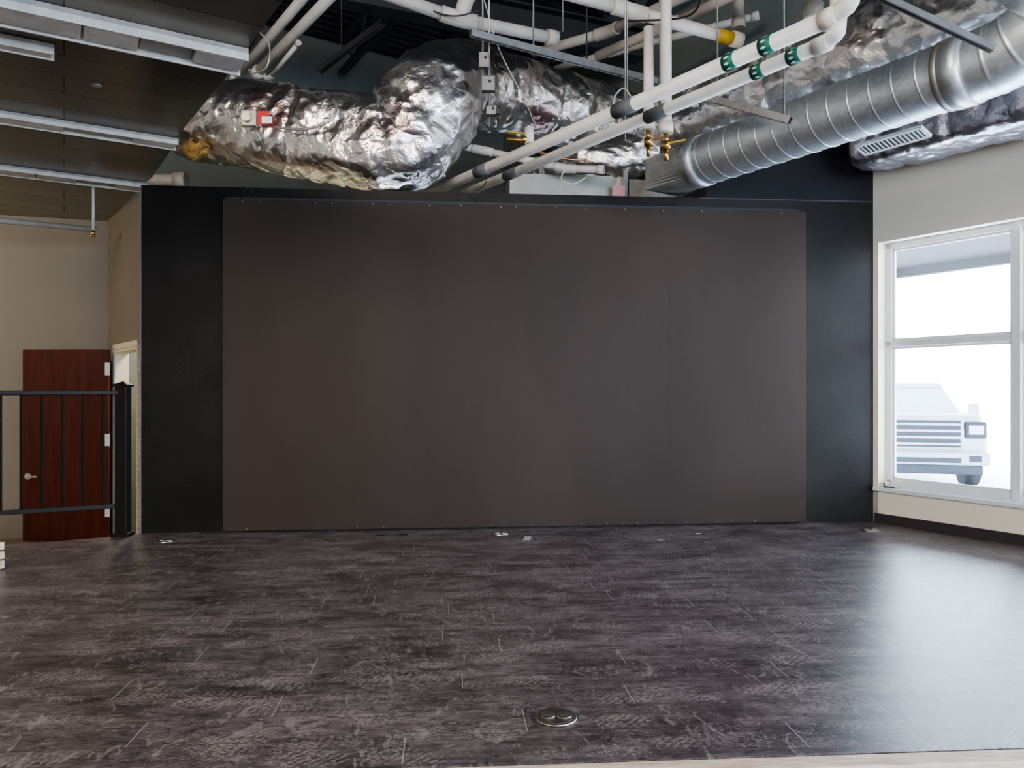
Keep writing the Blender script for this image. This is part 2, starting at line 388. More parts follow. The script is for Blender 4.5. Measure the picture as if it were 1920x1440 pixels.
gb=grp('sill_bracket'); rbox('base_plate',.10,.20,-.02,.05,zb+.005,zb+.02,'nickel',gb,.002); rbox('upright_tab',.10,.115,-.02,.05,zb+.02,zb+.045,'nickel',gb,.002)

# ------------------------------------------------------------ left hallway walls
dS=Vector((-.634,.773,0)); hin=Vector((-3.60,7.20,0)); nn_=Vector((-.773,-.634,0))
def S(s,n,z): return hin+dS*s+nn_*n+Vector((0,0,z))
def sbox(name,s0,s1,n0,n1,z0,z1,m,parent,bevel=0):
    return obox(name,S(s0,n0,z0),dS*(s1-s0),nn_*(n1-n0),(0,0,z1-z0),m,parent,bevel)
dt=1.50
g=grp('wall_left')
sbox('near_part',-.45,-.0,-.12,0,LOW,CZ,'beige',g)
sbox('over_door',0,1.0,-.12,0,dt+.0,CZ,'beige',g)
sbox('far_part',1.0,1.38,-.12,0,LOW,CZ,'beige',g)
gd=grp('trim_2')
sbox('jamb_near',0,.03,-.125,.012,LOW,dt,'cream',gd); sbox('jamb_far',.97,1.0,-.125,.012,LOW,dt,'cream',gd); sbox('head_jamb',0,1.0,-.125,.012,dt-.03,dt,'cream',gd)
sbox('casing_near',-.055,.005,0,.02,LOW,dt+.055,'oak',gd); sbox('casing_far',.995,1.05,0,.02,LOW,dt+.055,'white',gd); sbox('casing_head',-.055,1.05,0,.02,dt,dt+.055,'cream',gd)
g=grp('wall_beyond_door')
sbox('cream_wall',-1.0,2.2,-1.6,-1.5,LOW,2.4,'cream',g); sbox('cream_lid',-1.0,2.2,-1.6,-.125,2.4,2.45,'cream',g)
FW=Vector((-4.50,8.30,0)); dF=Vector((-.958,-.287,0))
g=grp('wall_far_left'); nF=Vector((-.287,.958,0))
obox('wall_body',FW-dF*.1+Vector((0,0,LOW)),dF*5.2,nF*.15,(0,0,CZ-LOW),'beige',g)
g=grp('door_1')
hx=Vector((-4.27,7.94,LOW+.01)); dD=Vector((-.999,.0,0)); nD=Vector((-.0,-.999,0))
obox('leaf',hx,dD*.905,nD*.045,(0,0,2.02),'door',g,.002)
for z in (.25,1.0,1.75):
    obox('hinge',hx+dD*(-.018)+nD*.046+Vector((0,0,z)),dD*.05,nD*.004,(0,0,.13),'white',g)
kp=hx+dD*.84+nD*.05+Vector((0,0,.68))
rod('lever_rose',kp,kp+nD*.012,.034,'nickel',g); rod('lever_stem',kp,kp+nD*.05,.010,'nickel',g)
bar('lever_handle',kp+nD*.05+dD*.01,kp+nD*.05-dD*.12,.016,.020,'nickel',g,bevel=.004)
g=grp('wall_rear')
dG=Vector((.85,.527,0)); nG=Vector((-.527,.85,0))
obox('wall_body',FW+nG*.05+Vector((0,0,LOW))+dG*.1,dG*5.2,nG*.15,(0,0,DECK-LOW),'greywall',g)
obox('wall_upper',Vector((-4.48,8.45,CZ+.03)),dF*5.2,nF*.15,(0,0,DECK-CZ-.03),'greywall',g)
# walls behind the camera, with a storefront window
g=grp('wall_front')
y0=-7; sx0,sx1,szt=1.0,7.0,3.2
for nm,x0,x1,z0,z1 in (('left_pier',-9.5,sx0,LOW,DECK),('right_pier',sx1,10.6,LOW,DECK),('spandrel',sx0,sx1,LOW,.1),('header',sx0,sx1,szt,DECK)):
    obox(nm,(x0,y0,z0),(x1-x0,0,0),(0,-.2,0),(0,0,z1-z0),'rightwall',g)
gw=grp('window_storefront')
for i in range(5):
    x=sx0+i*(sx1-sx0-.07)/4; obox('mullion_%d'%i,(x,y0-.05,.1),(.07,0,0),(0,-.08,0),(0,0,szt-.1),'white',gw)
for z in (.1,2.2,szt-.06): obox('transom',(sx0,y0-.05,z),(sx1-sx0,0,0),(0,-.08,0),(0,0,.06),'white',gw)
L=bpy.data.lights.new('window_portal','AREA'); L.shape='RECTANGLE'; L.size=sx1-sx0; L.size_y=szt-.1; L.cycles.is_portal=True
lo=bpy.data.objects.new('portal',L); C.objects.link(lo); lo.parent=gw; lo.location=((sx0+sx1)/2,y0-.22,(szt+.1)/2); lo.rotation_euler=Vector((0,1,0)).to_track_quat('-Z','Z').to_euler()
g=grp('wall_side'); obox('wall_body',(-9.5,-7,LOW),(-.2,0,0),(0,14,0),(0,0,DECK-LOW),'rightwall',g)

# ------------------------------------------------------------ dropped ceiling with fixture strips
ce=grp('ceiling_dropped')
gdir=Vector((.8575,.5145,0))
edges=[[E(205,415),E(268,346)],[E(285,333),E(330,268)],[E(345,240),E(450,112)],[E(462,95),E(640,-150)]]
def leftpt(p,L=5.4): return p-gdir*L
thk=.02
for i,(a,b) in enumerate(edges):
    if i==0: poly=[a,FW+dF*5,leftpt(b,5.0),b]
    else:
        prevb=edges[i-1][1]
        poly=[a,prevb,leftpt(prevb),leftpt(b),b]
    pl=[(p.x,p.y) for p in poly]
    prism('panel_bay_%d'%(i+1),pl,CZ,CZ+thk,'panelgrey' if i==0 else 'panel',ce)
def strip(name,p,L,w,drop,double=True):
    g=grp(name); p=Vector(p)
    s=Vector((gdir.y,-gdir.x,0))
    o=p-gdir*L
    obox('channel',o-s*w*.5+Vector((0,0,-drop*.45)),gdir*L,s*w,(0,0,drop*.45-.001),'lensdull',g,.003)
    obox('edge_rail_near',o+s*(w*.5-.012)+Vector((0,0,-drop)),gdir*L,s*.012,(0,0,drop*.6),'lens',g,.002)
    obox('edge_rail_far',o-s*(w*.5)+Vector((0,0,-drop)),gdir*L,s*.012,(0,0,drop*.6),'lens',g,.002)
    x=.01; k=0
    while x<L:
        ln=random.choice([.30,.42,.26]); ln=min(ln,L-x)
        if k%3!=1:
            obox('lens_%d'%k,p-gdir*(x+ln-.006)-s*w*.33+Vector((0,0,-drop*.9)),gdir*(ln-.012),s*w*.66,(0,0,drop*.4),'lens',g,.004)
        else:
            obox('ballast_cover_%d'%k,p-gdir*(x+ln-.006)-s*w*.30+Vector((0,0,-drop*.7)),gdir*(ln-.012),s*w*.60,(0,0,drop*.3),'lensdull',g,.004)
        x+=ln;k+=1
strip('ceiling_light_strip',E(458,106),5,.24,.07)
strip('ceiling_light_strip',E(332,265),5,.17,.05)
strip('ceiling_light_strip',E(278,348),5,.20,.05)
strip('ceiling_light_strip',E(102,88)+Vector((0,0,-.002)),3,.10,.06)
g=grp('sprinkler_pipe')
rod('pipe',P(-300,385,6.3),P(182,431,7.6),.028,'pvcdull',g)
g=grp('sprinkler_drop')
p=P(175,345,6.78); q=P(175,432,6.78); rod('rod',p,q,.011,'white',g,10)
disc('escutcheon',p+Vector((0,0,-.01)),.035,.01,'white',g); rod('head',q,q-Vector((0,0,.05)),.016,'brass',g,10); disc('deflector',q-Vector((0,0,.055)),.028,.004,'brass',g)
g=grp('ceiling_escutcheon')
disc('ring',E(181,160)-Vector((0,0,.006)),.028,.005,'sheet',g)
disc('ring_b',E(68,230)-Vector((0,0,.006)),.014,.005,'brass',g)

# ------------------------------------------------------------ high deck & joists
g=grp('ceiling')
obox('deck_slab',(-13,-9,DECK),(27,0,0),(0,24,0),(0,0,.2),'deck',g)
v=[];f=[]
N=95
for i in range(N):
    t=-10+i*.15
    for (k,(dt_,dz)) in enumerate(((0,0),(.04,-.04),(.09,-.04),(.13,0))):
        for e in (-9,2.5):
            pt=Vector((0,6,0))+dR*(-1)*(t+dt_)+nR*e
            v.append((pt.x,pt.y,DECK+dz-.001))
    b=i*8
    for k in range(3): f.append((b+2*k,b+2*k+1,b+2*k+3,b+2*k+2))
mo('deck_flutes',v,f,'deck',g)
def joist(off):
    g=grp('steel_joist')
    zt,zb2=DECK-.08,DECK-.50
    c=Vector((0,6,0))+nR*off
    a=c+dR*6; b=c-dR*4.1
    bar('top_chord',a+Vector((0,0,zt)),b+Vector((0,0,zt)),.10,.05,'dark',g)
    bar('bottom_chord',a+Vector((0,0,zb2)),b+Vector((0,0,zb2)),.09,.05,'dark',g)
    n=22
    for i in range(n):
        t0=a+(b-a)*i/n; t1=a+(b-a)*(i+1)/n
        z0,z1=(zt,zb2) if i%2==0 else (zb2,zt)
        rod('web_%d'%i,t0+Vector((0,0,z0)),t1+Vector((0,0,z1)),.014,'dark',g,6)
for o in (-3.6,-2.4,-1.2,0,1.2,2.2): joist(o)
g=grp('steel_beam')
for nm,z,w,h in (('top_flange',4.98,.2,.02),('web',4.83,.012,.28),('bottom_flange',4.68,.2,.02)):
    bar(nm,Vector((-4,6.0,z)),Vector((1.4,8.16,z)) ,w,h,'dark',g)

# ------------------------------------------------------------ foil-wrapped ducts
def crumple(amp,sc=3.2,wrap=.0):
    def f(p,s,a):
        v=1-abs(noise.noise(p*sc))*2
        v2=1-abs(noise.noise(p*sc*2.6+Vector((7,3,1))))*2
        v4=1-abs(noise.noise(p*sc*5.5+Vector((2,9,4))))*2
        r=amp*(v-.6)+amp*.48*(v2-.5)+amp*.25*(v4-.5)
        if wrap:
            x=(s%wrap)/wrap; r-= .018*math.exp(-((x-.5)*wrap/.03)**2)
        return r
    return f
g=grp('foil_wrapped_duct')
sweep('wrapped_run',[P(352,228,6.35),P(420,232,6.25),P(520,243,6.15),P(640,262,6.05),P(735,272,5.98),P(800,245,5.98)],[.30,.325,.34,.345,.37,.36],'foil',g,seg=140,step=.015,disp=crumple(.028,2.4,.75),power=2.8)
sweep('wrapped_elbow',[P(742,266,6.0),P(775,238,5.98),P(806,198,6.0),P(838,168,6.2),P(880,160,6.6),P(960,178,7.0)],[.34,.42,.41,.37,.35,.32],'foil',g,seg=150,step=.012,disp=crumple(.033,2.4,.55))
sweep('wrapped_rear_run',[P(880,158,6.6),P(980,185,7.0),P(1090,215,7.3),P(1200,250,7.5)],[.35,.34,.34,.33],'foil',g,seg=120,step=.018,disp=crumple(.025,2.6,.6))
sweep('torn_insulation',[P(354,268,6.04),P(368,284,5.98),P(386,268,5.96)],[.03,.075,.03],'insul',g,seg=32,step=.02,disp=crumple(.05,9))
sweep('hanging_flap',[P(690,345,5.85),P(720,352,5.82),P(775,345,5.84)],[.02,.05,.02],'foil',g,seg=30,step=.02,disp=crumple(.02,8))
hz=H+2.32
pts=[Vector((1.98-.69*(d-5.9)-.12,d,hz)) for d in (8.2,7.2,6.2,5.2,4.4,3.6,2.8)]
sweep('wrapped_trunk',pts,[.27,.27,.28,.31,.33,.34,.34],'foilclean',g,seg=120,step=.02,disp=crumple(.026,2.8,.9),power=2.6)
sweep('wrapped_branch',[P(1080,300,6.6),P(1160,296,6.6),P(1230,290,6.6)],[.12,.19,.17],'foilclean',g,seg=70,step=.02,disp=crumple(.025,3.5))

g=grp('foil_wrapped_wall_duct')
sweep('wrapped_box',[R(.12,-.30,H+1.88),R(.5,-.30,H+1.88),R(1.1,-.30,H+1.88),R(2.0,-.30,H+1.88),R(3.2,-.30,H+1.88)],[.20,.22,.23,.24,.24],'foildark',g,seg=110,step=.02,disp=crumple(.022,3.5,.5),power=5,flat=.85)

# ------------------------------------------------------------ spiral duct
def spiral(pitch=.135,h=.0045):
    def f(p,s,a):
        x=(s/pitch - a/(2*math.pi))%1.0
        return h*math.exp(-((x-.5)/.028)**2)
    return f
g=grp('spiral_duct')
hs=1.715
def SP(d): return Vector((.257*5.6-.63*(d-5.6),d,H+hs))
sa=SP(5.62); sb=SP(4.02)
k=560
pts=[sa+(sb-sa)*i/k for i in range(k+1)]
sweep('straight_run',pts,.182,'galv',g,seg=96,curve=False,disp=spiral())
ax=(sb-sa).normalized()
sweep('collar_far',[sa-ax*.05,sa+ax*.05],.190,'galv',g,seg=64,curve=False)
v=[];f=[];sg=48
c0=sa-ax*.04; c1=Vector((sa.x-.20,6.03,H+1.70))
for i in range(sg):
    a=2*math.pi*i/sg; side=Vector((-ax.y,ax.x,0)).normalized()*-1
    v.append(c0+side*math.cos(a)*.186+Vector((0,0,math.sin(a)*.186)))
for i in range(sg):
    a=2*math.pi*i/sg; ca,sn=math.cos(a),math.sin(a); q=max(abs(ca),abs(sn))
    v.append(c1+side*ca/q*.20+Vector((0,0,sn/q*.12)))
f=[(i,(i+1)%sg,(i+1)%sg+sg,i+sg) for i in range(sg)]+[tuple(range(sg,2*sg))]
mo('square_transition',v,f,'sheet',g)
# elbow sweeps out and up, then the return run climbs back over the stage, clear of the foil trunk
upz=Vector((0,0,1)); e0_=sb+ax*.06
back=Vector((-.95,-.10,.0)).normalized()
el=[sb,e0_,e0_+ax*.16+upz*.015,e0_+ax*.31+upz*.09,e0_+ax*.36+upz*.24,e0_+ax*.31+upz*.38+back*.10,e0_+ax*.27+upz*.47+back*.32,e0_+ax*.27+upz*.66+back*.75,e0_+ax*.27+upz*1.0+back*1.5]
def gore(p,s,a):
    x=(s%.11)/.11; return .005*math.exp(-((x-.5)/.05)**2)
sweep('elbow_and_return',el,[.184,.184,.184,.182,.180,.180,.182,.184,.184],'galv',g,seg=80,step=.005,disp=gore)
sweep('collar_near',[sb-ax*.05,sb+ax*.06],.194,'galv',g,seg=64,curve=False)
sweep('sealed_joint',[sb-ax*.09,sb-ax*.05],.190,'sheet',g,seg=64,curve=False)
g=grp('air_register')
side=Vector((ax.y,-ax.x,0)).normalized()
if side.x<0: side=-side
uu=(side*.75+Vector((0,0,-.25))).normalized()
base=SP(4.62)+side*.10+Vector((0,0,-.20))
nn=ax.cross(uu).normalized()
obox('frame_a',base,ax*.42,uu*.018,nn*.02,'white',g); obox('frame_b',base+uu*.10,ax*.42,uu*.018,nn*.02,'white',g)
obox('frame_c',base,ax*.018,uu*.118,nn*.02,'white',g); obox('frame_d',base+ax*.402,ax*.018,uu*.118,nn*.02,'white',g)
obox('dark_throat',base+ax*.02+uu*.018+nn*.002,ax*.38,uu*.082,nn*.006,'dark',g)
for i in range(14): obox('louver_%d'%i,base+ax*(.03+i*.027),ax*.009,uu*.118,nn*.018,'white',g)

# ------------------------------------------------------------ galvanized rectangular duct behind wall top
g=grp('rectangular_duct')
obox('body',Vector((-.02,6.45,2.55)),(1.0,.10,0),(-.05,.5,0),(0,0,.40),'sheet',g,.004)
obox('body_step',Vector((1.02,6.50,2.55)),(.42,.04,0),(-.05,.5,0),(0,0,.36),'sheet',g,.004)
obox('seam_flange',Vector((.96,6.44,2.55)),(.04,.004,0),(-.05,.5,0),(0,0,.42),'strut',g)
obox('pink_tag_a',P(1148,348,6.42),(.11,.01,0),(0,-.004,0),(0,0,-.09),'pink',g)
obox('pink_tag_b',P(1214,328,6.44),(.11,.01,0),(0,-.004,0),(0,0,-.09),'pink',g)

# ------------------------------------------------------------ damper actuator on foil duct
g=grp('damper_actuator')
fc=P(470,225,5.78)
obox('body',fc+Vector((-.06,0,-.06)),(.12,0,0),(0,-.05,0),(0,0,.12),'sheet',g,.006)
rod('knob',fc+Vector((-.01,-.05,0)),fc+Vector((-.01,-.085,0)),.035,'nickel',g,24)
obox('red_label',fc+Vector((.065,-.03,-.045)),(.09,0,0),(0,-.006,0),(0,0,.10),'red',g)
obox('white_label',fc+Vector((.10,-.038,-.04)),(.08,0,0),(0,-.006,0),(0,0,.05),'decal',g)
obox('bracket',fc+Vector((-.09,.0,-.02)),(.22,0,0),(0,.12,0),(0,0,.03),'strut',g)
sweep('linkage',[fc+Vector((.03,-.02,-.05)),fc+Vector((.07,-.03,-.13)),fc+Vector((.07,.05,-.2))],.008,'strut',g,8)
g=grp('flexible_conduit')
sweep('conduit',[P(515,238,5.72),P(570,242,5.64),P(620,225,5.62),P(632,200,5.66),P(618,182,5.80)],.011,'cablegrey',g,10,.03)

# ------------------------------------------------------------ main white pipes with bands
def level(px,py,h): 
    d=F*h/(HY-py); return P(px,py,d)
def mainpipe(name,far,near,r,bands,greens,tail):
    g=grp(name)
    t=(near-far).normalized(); ext=far-t*1.2
    rod('pipe_run',ext,near,r,'pvc',g,28)
    sweep('elbow',[near-t*.01]+tail,r*1.06,'pvc',g,24,.02)
    sweep('elbow_collar',[near-t*.05,near+t*.03],r*1.16,'pvc',g,24,curve=False)
    for d in bands:
        c=far+t*d; sweep('grey_band',[c-t*.085,c+t*.085],r*1.10,'greyband',g,24,curve=False)
    for d in greens:
        c=far+t*d; sweep('green_marker',[c-t*.035,c+t*.035],r*1.06,'green',g,24,curve=False)
        sd=t.cross(Vector((0,0,1))).normalized()
        if sd.y>0: sd=-sd
        for a in (-50,-10,30,70):
            rad=(sd*math.cos(math.radians(a))+Vector((0,0,-math.sin(math.radians(a))))).normalized()
            tv=t.cross(rad).normalized(); cc=c+rad*r*1.085
            mo('flow_arrow',[cc+t*.018,cc-t*.004+tv*.009,cc-t*.004-tv*.009,cc-t*.016+tv*.004,cc-t*.016-tv*.004,cc-t*.004+tv*.004,cc-t*.004-tv*.004],[(0,1,2),(5,3,4,6)],'decal',g)
    return g
h1=1.70
f1=level(818,357,h1); n1=level(1560,32,h1)
t1=(n1-f1).normalized()
def at(f,n,px):
    lo,hi=0,(n-f).length; t=(n-f).normalized()
    for _ in range(40):
        m_=(lo+hi)/2; q=f+t*m_
        if q.x/q.y*F+960<px: lo=m_
        else: hi=m_
    return lo
mainpipe('insulated_pipe',f1,n1,.041,[at(f1,n1,905),at(f1,n1,1172)],[at(f1,n1,1371),at(f1,n1,1440)],[n1+t1*.06+Vector((0,0,.02)),n1+t1*.09+Vector((0,0,.09)),n1+t1*.09+Vector((0,0,.6))])
f2=level(885,357,h1); n2=level(1545,82,h1); t2=(n2-f2).normalized()
mainpipe('insulated_pipe',f2,n2,.037,[at(f2,n2,960),at(f2,n2,1232)],[at(f2,n2,1423),at(f2,n2,1491)],[n2+t2*.05+Vector((0,0,.02)),n2+t2*.075+Vector((0,0,.08)),n2+t2*.075+Vector((0,0,.6))])

# ------------------------------------------------------------ overhead pipe network
def pipe(name,pts,r,m='pvcdull',joints=True,parent=None,updeck=False):
    g=parent or grp(name)
    v=[P(*p) for p in pts]
    if updeck: v[0].x=v[1].x; v[0].y=v[1].y; v[0].z=DECK-.06
    for i in range(len(v)-1):
        rod('run_%d'%i,v[i],v[i+1],r,m,g,20)
    if joints:
        for i,p in enumerate(v):
            a=v[i-1] if i>0 else v[1]; t=(p-a).normalized()
            if 0<i<len(v)-1:
                t2_=(v[i+1]-p).normalized()
                sweep('fitting_%d'%i,[p-t*r*3,p-t*r*1.2,p+t2_*r*1.2,p+t2_*r*3],r*1.25,m,g,20,.01)
            elif i==len(v)-1:
                sweep('end_cap',[p-t*r*1.5,p+t*r*.4],r*1.3,m,g,20,curve=False)
    return g
pipe('drain_pipe',[(640,-40,4.9),(860,36,5.2),(1040,72,5.5)],.043)
pipe('vent_pipe',[(868,32,5.21),(868,6,5.2),(905,-40,5.1)],.043)
pipe('sprinkler_main',[(700,-90,5.4),(480,140,6.4)],.042)
pipe('sprinkler_main',[(640,-90,5.6),(440,150,6.6)],.040)
pipe('sprinkler_branch',[(460,128,6.5),(505,148,6.4),(560,80,6.0)],.018)
pipe('water_pipe',[(960,-40,5.0),(1180,20,5.3),(1385,76,5.6)],.044,'pvc')
pipe('water_pipe',[(1120,105,6.6),(1250,50,6.0),(1420,-30,5.3)],.040)
pipe('water_pipe',[(1000,100,7.0),(1140,60,6.5),(1310,-20,5.6)],.042,'pvcdull')
pipe('water_pipe',[(1040,130,7.4),(1160,95,7.2),(1420,30,6.8)],.034,'pvcdull')
pipe('riser_pipe',[(1216,52,5.05),(1216,240,5.05)],.034,'pvc')
pipe('riser_pipe',[(1249,-40,4.9),(1249,246,4.9)],.036,'pvc',updeck=True)
pipe('drain_pipe',[(1385,-60,5.75),(1385,50,5.75)],.040,'pvcdull',updeck=True)
pipe('roof_drain_pipe',[(1520,-60,4.4),(1525,30,4.9)],.05,'pvcdull',updeck=True)
pipe('condensate_pipe',[(262,338,7.4),(345,338,7.4)],.06,'pvcdull')
def band_at(g,p,q,t,L,r,m):
    a=P(*p);b=P(*q);u=(b-a).normalized();c=a+(b-a)*t; sweep('label_band',[c-u*L/2,c+u*L/2],r,m,g,24,curve=False)
gy=grp('pipe_label'); band_at(gy,(1180,20,5.3),(1385,76,5.6),.86,.12,.047,'yellow')
for (px,py,d) in ((1216,240,5.05),(1249,246,4.9)):
    g=grp('brass_valve'); c=P(px,py,d)-Vector((0,0,.02))
    rod('nipple',c+Vector((0,0,.0)),c-Vector((0,0,.06)),.018,'brass',g)
    rod('valve_body',c-Vector((0,0,.05)),c-Vector((0,0,.10)),.030,'brass',g)
    rod('outlet',c-Vector((0,0,.10)),c-Vector((0,0,.17)),.016,'brass',g)
    bar('lever',c+Vector((.0,-.03,-.07)),c+Vector((.12,-.04,-.05)),.02,.006,'yellow' if px>1230 else 'copper',g)
g=grp('brass_valve'); c=P(985,262,5.6)
rod('pipe_stub',c+Vector((-.14,0,.01)),c+Vector((.10,0,-.02)),.016,'brass',g); rod('valve_body',c+Vector((-.03,0,0)),c+Vector((.03,0,0)),.03,'brass',g)
bar('lever',c+Vector((-.14,-.03,.05)),c+Vector((0,-.03,.035)),.02,.008,'yellow',g)
rod('white_tee',c+Vector((.03,0,-.03)),c+Vector((.03,0,.09)),.035,'pvc',g)
g=grp('copper_pipe'); sweep('tube',[P(1000,282,6.3),P(1060,298,6.2),P(1100,300,6.2)],.012,'copper',g,10,.03)
pipe('white_branch_pipe',[(835,268,6.5),(905,282,6.4),(1060,316,6.3),(1130,318,6.2)],.030,'pvc')

def strut(name,p,q,w=.041,h=.041,m='strut'):
    g=grp(name); a=P(*p);b=P(*q); t=(b-a).normalized(); s=t.cross(Vector((0,0,1))).normalized(); u=s.cross(t).normalized()
    bar('web',a+u*h/2,b+u*h/2,w,.003,m,g); bar('flange_a',a+s*w/2,b+s*w/2,.003,h,m,g); bar('flange_b',a-s*w/2,b-s*w/2,.003,h,m,g)
    bar('lip',a+s*w*.3-u*h/2,b+s*w*.3-u*h/2,w*.35,.003,m,g); bar('lip_b',a-s*w*.3-u*h/2,b-s*w*.3-u*h/2,w*.35,.003,m,g)
    n=int((b-a).length/.1)
    for i in range(n):
        c=a+(b-a)*(i+.5)/n; bar('slot_%d'%i,c-t*.018-s*w*.53,c+t*.018-s*w*.53,.002,h*.35,'dark',g)
strut('strut_channel',(882,62,4.85),(1245,157,5.4))
strut('strut_channel',(1330,184,4.95),(1482,226,4.6))
strut('strut_channel',(1640,-12,3.1),(1862,92,3.1),w=.026,h=.026,m='boxmetal')
strut('strut_channel',(720,40,5.4),(600,132,6.0),m='dark')
for (px,y1,d) in ((917,250,5.0),(905,215,5.05),(1237,158,5.35),(1176,200,5.0),(1172,265,5.0),(1470,222,4.62),(1345,186,4.9),(1100,125,5.2),(640,110,6.0),(1000,95,5.1),(1055,60,5.6)):
    g=grp('hanger_rod'); b=P(px,y1,d); a=Vector((b.x,b.y,DECK-.05)); rod('threaded_rod',a,b,.0055,'dark' if px in(640,1100) else 'strut',g,8)
    rod('nut',b+Vector((0,0,.0)),b+Vector((0,0,.012)),.013,'strut',g,6)
g=grp('junction_box')
for (px,py,w,h) in ((908,118,.07,.10),(916,162,.09,.10),(922,212,.07,.06)):
    c=P(px,py,4.98); obox('box',c+Vector((-w/2,-.06,-h/2)),(w,0,0),(0,.05,0),(0,0,h),'boxmetal',g,.004); rod('knockout',c+Vector((.01,-.063,.01)),c+Vector((.01,-.059,.01)),.010,'dark',g,12)
obox('receptacle',P(930,213,4.90),(.03,0,0),(0,.03,0),(0,0,.04),'cable',g,.002)
sweep('cable_a',[P(915,190,4.93),P(905,225,4.91),P(930,245,4.91),P(935,200,4.93)],.006,'cable',g,8,.02)
def wire(pts,r=.004,m='cable',nm='hanging_wire'):
    g=grp(nm); sweep('wire',[P(*p) for p in pts],r,m,g,8,.03)
wire([(905,-10,5.0),(935,90,5.1),(985,190,5.2),(1005,240,5.3)],.004,'cablegrey')
wire([(780,-10,5.1),(800,15,5.1),(850,30,5.1),(900,20,5.1)],.006,'cable')
wire([(487,60,5.6),(505,85,5.6),(500,125,5.6),(470,140,5.7)],.006,'cablegrey')
wire([(1165,240,5.0),(1150,190,5.0),(1170,165,5.0),(1190,195,5.0)],.006,'cablegrey')
wire([(1060,318,5.9),(1052,335,5.9),(1075,345,5.9),(1100,332,5.9)],.005,'pvc')
wire([(452,374,5.62),(460,356,5.60),(470,352,5.62),(476,372,5.64)],.003,'cable')
wire([(893,380,5.72),(888,362,5.70),(905,350,5.75),(912,340,5.9)],.004,'cable')
wire([(1175,40,5.2),(1290,30,5.0),(1320,-20,4.8)],.007,'cable')

# ------------------------------------------------------------ railing
g=grp('stage_railing')
e0=Vector((-2.865,5.50,0)); dE=Vector((-.894,-.447,0)); hp=.042
obox('post',e0-Vector((hp,hp,0)),(2*hp,0,0),(0,2*hp,0),(0,0,1.10),'rail',g,.004)
obox('post_base',e0-Vector((.062,.062,0)),(.124,0,0),(0,.124,0),(0,0,.03),'rail',g,.006)
v=[e0+Vector((x*.053,y*.053,1.10)) for x,y in((-1,-1),(1,-1),(1,1),(-1,1))]+[e0+Vector((x*.053,y*.053,1.115)) for x,y in((-1,-1),(1,-1),(1,1),(-1,1))]+[e0+Vector((0,0,1.14))]
mo('post_cap',v,[(3,2,1,0),(0,1,5,4),(1,2,6,5),(2,3,7,6),(3,0,4,7),(4,5,8),(5,6,8),(6,7,8),(7,4,8)],'rail',g)
bar('top_rail',e0+Vector((0,0,1.055)),e0+dE*3.2+Vector((0,0,1.055)),.06,.035,'rail',g,bevel=.006)
bar('bottom_rail',e0+Vector((0,0,.225)),e0+dE*3.2+Vector((0,0,.225)),.035,.03,'rail',g,bevel=.003)
i=0;x=.13
while x<3.15:
    c=e0+dE*x; bar('baluster_%d'%i,c+Vector((0,0,.23)),c+Vector((0,0,1.045)),.018,.018,'rail',g); x+=.125;i+=1
c=e0+dE*3.2; obox('post_end',c-Vector((.048,.048,0)),(.096,0,0),(0,.096,0),(0,0,1.10),'rail',g,.004)

# ------------------------------------------------------------ floor items
def cover(p,r=.07):
    g=grp('floor_outlet_cover'); p=Vector(p)
    disc('rim',p+Vector((0,0,.001)),r,.006,'nickel',g,48,bevel=.003)
    disc('recess',p+Vector((0,0,.0071)),r*.82,.0006,'nickdark',g,40)
    disc('lid_a',p+Vector((-r*.38,0,.0078)),r*.37,.003,'nickel',g,28,bevel=.001); disc('lid_b',p+Vector((r*.38,0,.0078)),r*.37,.003,'nickel',g,28,bevel=.001)
    obox('slot_a',p+Vector((-r*.38-.012,-.002,.0109)),(.024,0,0),(0,.004,0),(0,0,.0006),'nickdark',g)
    obox('slot_b',p+Vector((r*.38-.012,-.002,.0109)),(.024,0,0),(0,.004,0),(0,0,.0006),'nickdark',g)
def FP(px,py): return P(px,py,F*H/(py-HY))
cover(FP(1042,1346)); cover(FP(310,1015)); cover(FP(938,1001)); cover(FP(1630,994))
def blotch(px,py,r,m,nm):
    g=grp(nm); c=FP(px,py); pts=[]
    for i in range(18):
        a=i*math.pi/9; k=r*(.75+.35*random.random()); pts.append((c.x+k*math.cos(a)*1.3,c.y+k*math.sin(a)*.8))
    prism('flake',pts,.0006,.002,m,g)
blotch(712,1004,.035,'dark','floor_debris'); blotch(757,1003,.03,'dark','floor_debris'); blotch(1105,998,.03,'dark','floor_debris'); blotch(1340,994,.03,'dark','floor_debris')
g=grp('paper_scrap'); c=FP(988,1010); obox('sheet',c+Vector((-.03,-.06,.001)),(.05,.0,0),(.015,.14,0),(0,0,.001),'paper',g)
for _ in range(16):
    blotch(random.uniform(940,1500),random.uniform(994,1015),random.uniform(.008,.024),random.choice(['dark','dark','paper']),'floor_debris')
g=grp('wooden_crate'); c=FP(0,1084); c.z=0; c.x-=.135
for k in range(3): obox('slat_%d'%k,c+Vector((-.33,0,.01+k*.055)),(.35,0,0),(0,.018,0),(0,0,.045),'oak',g,.002)
for x in (-.33,-.012): obox('corner_post',c+Vector((x,.018,.0)),(.03,0,0),(0,.03,0),(0,0,.165),'oak',g,.002)
for k in range(3): obox('rear_slat_%d'%k,c+Vector((-.33,.19,.01+k*.055)),(.35,0,0),(0,.018,0),(0,0,.045),'oak',g,.002)
obox('bottom',c+Vector((-.32,.02,.005)),(.33,0,0),(0,.17,0),(0,0,.012),'oak',g)

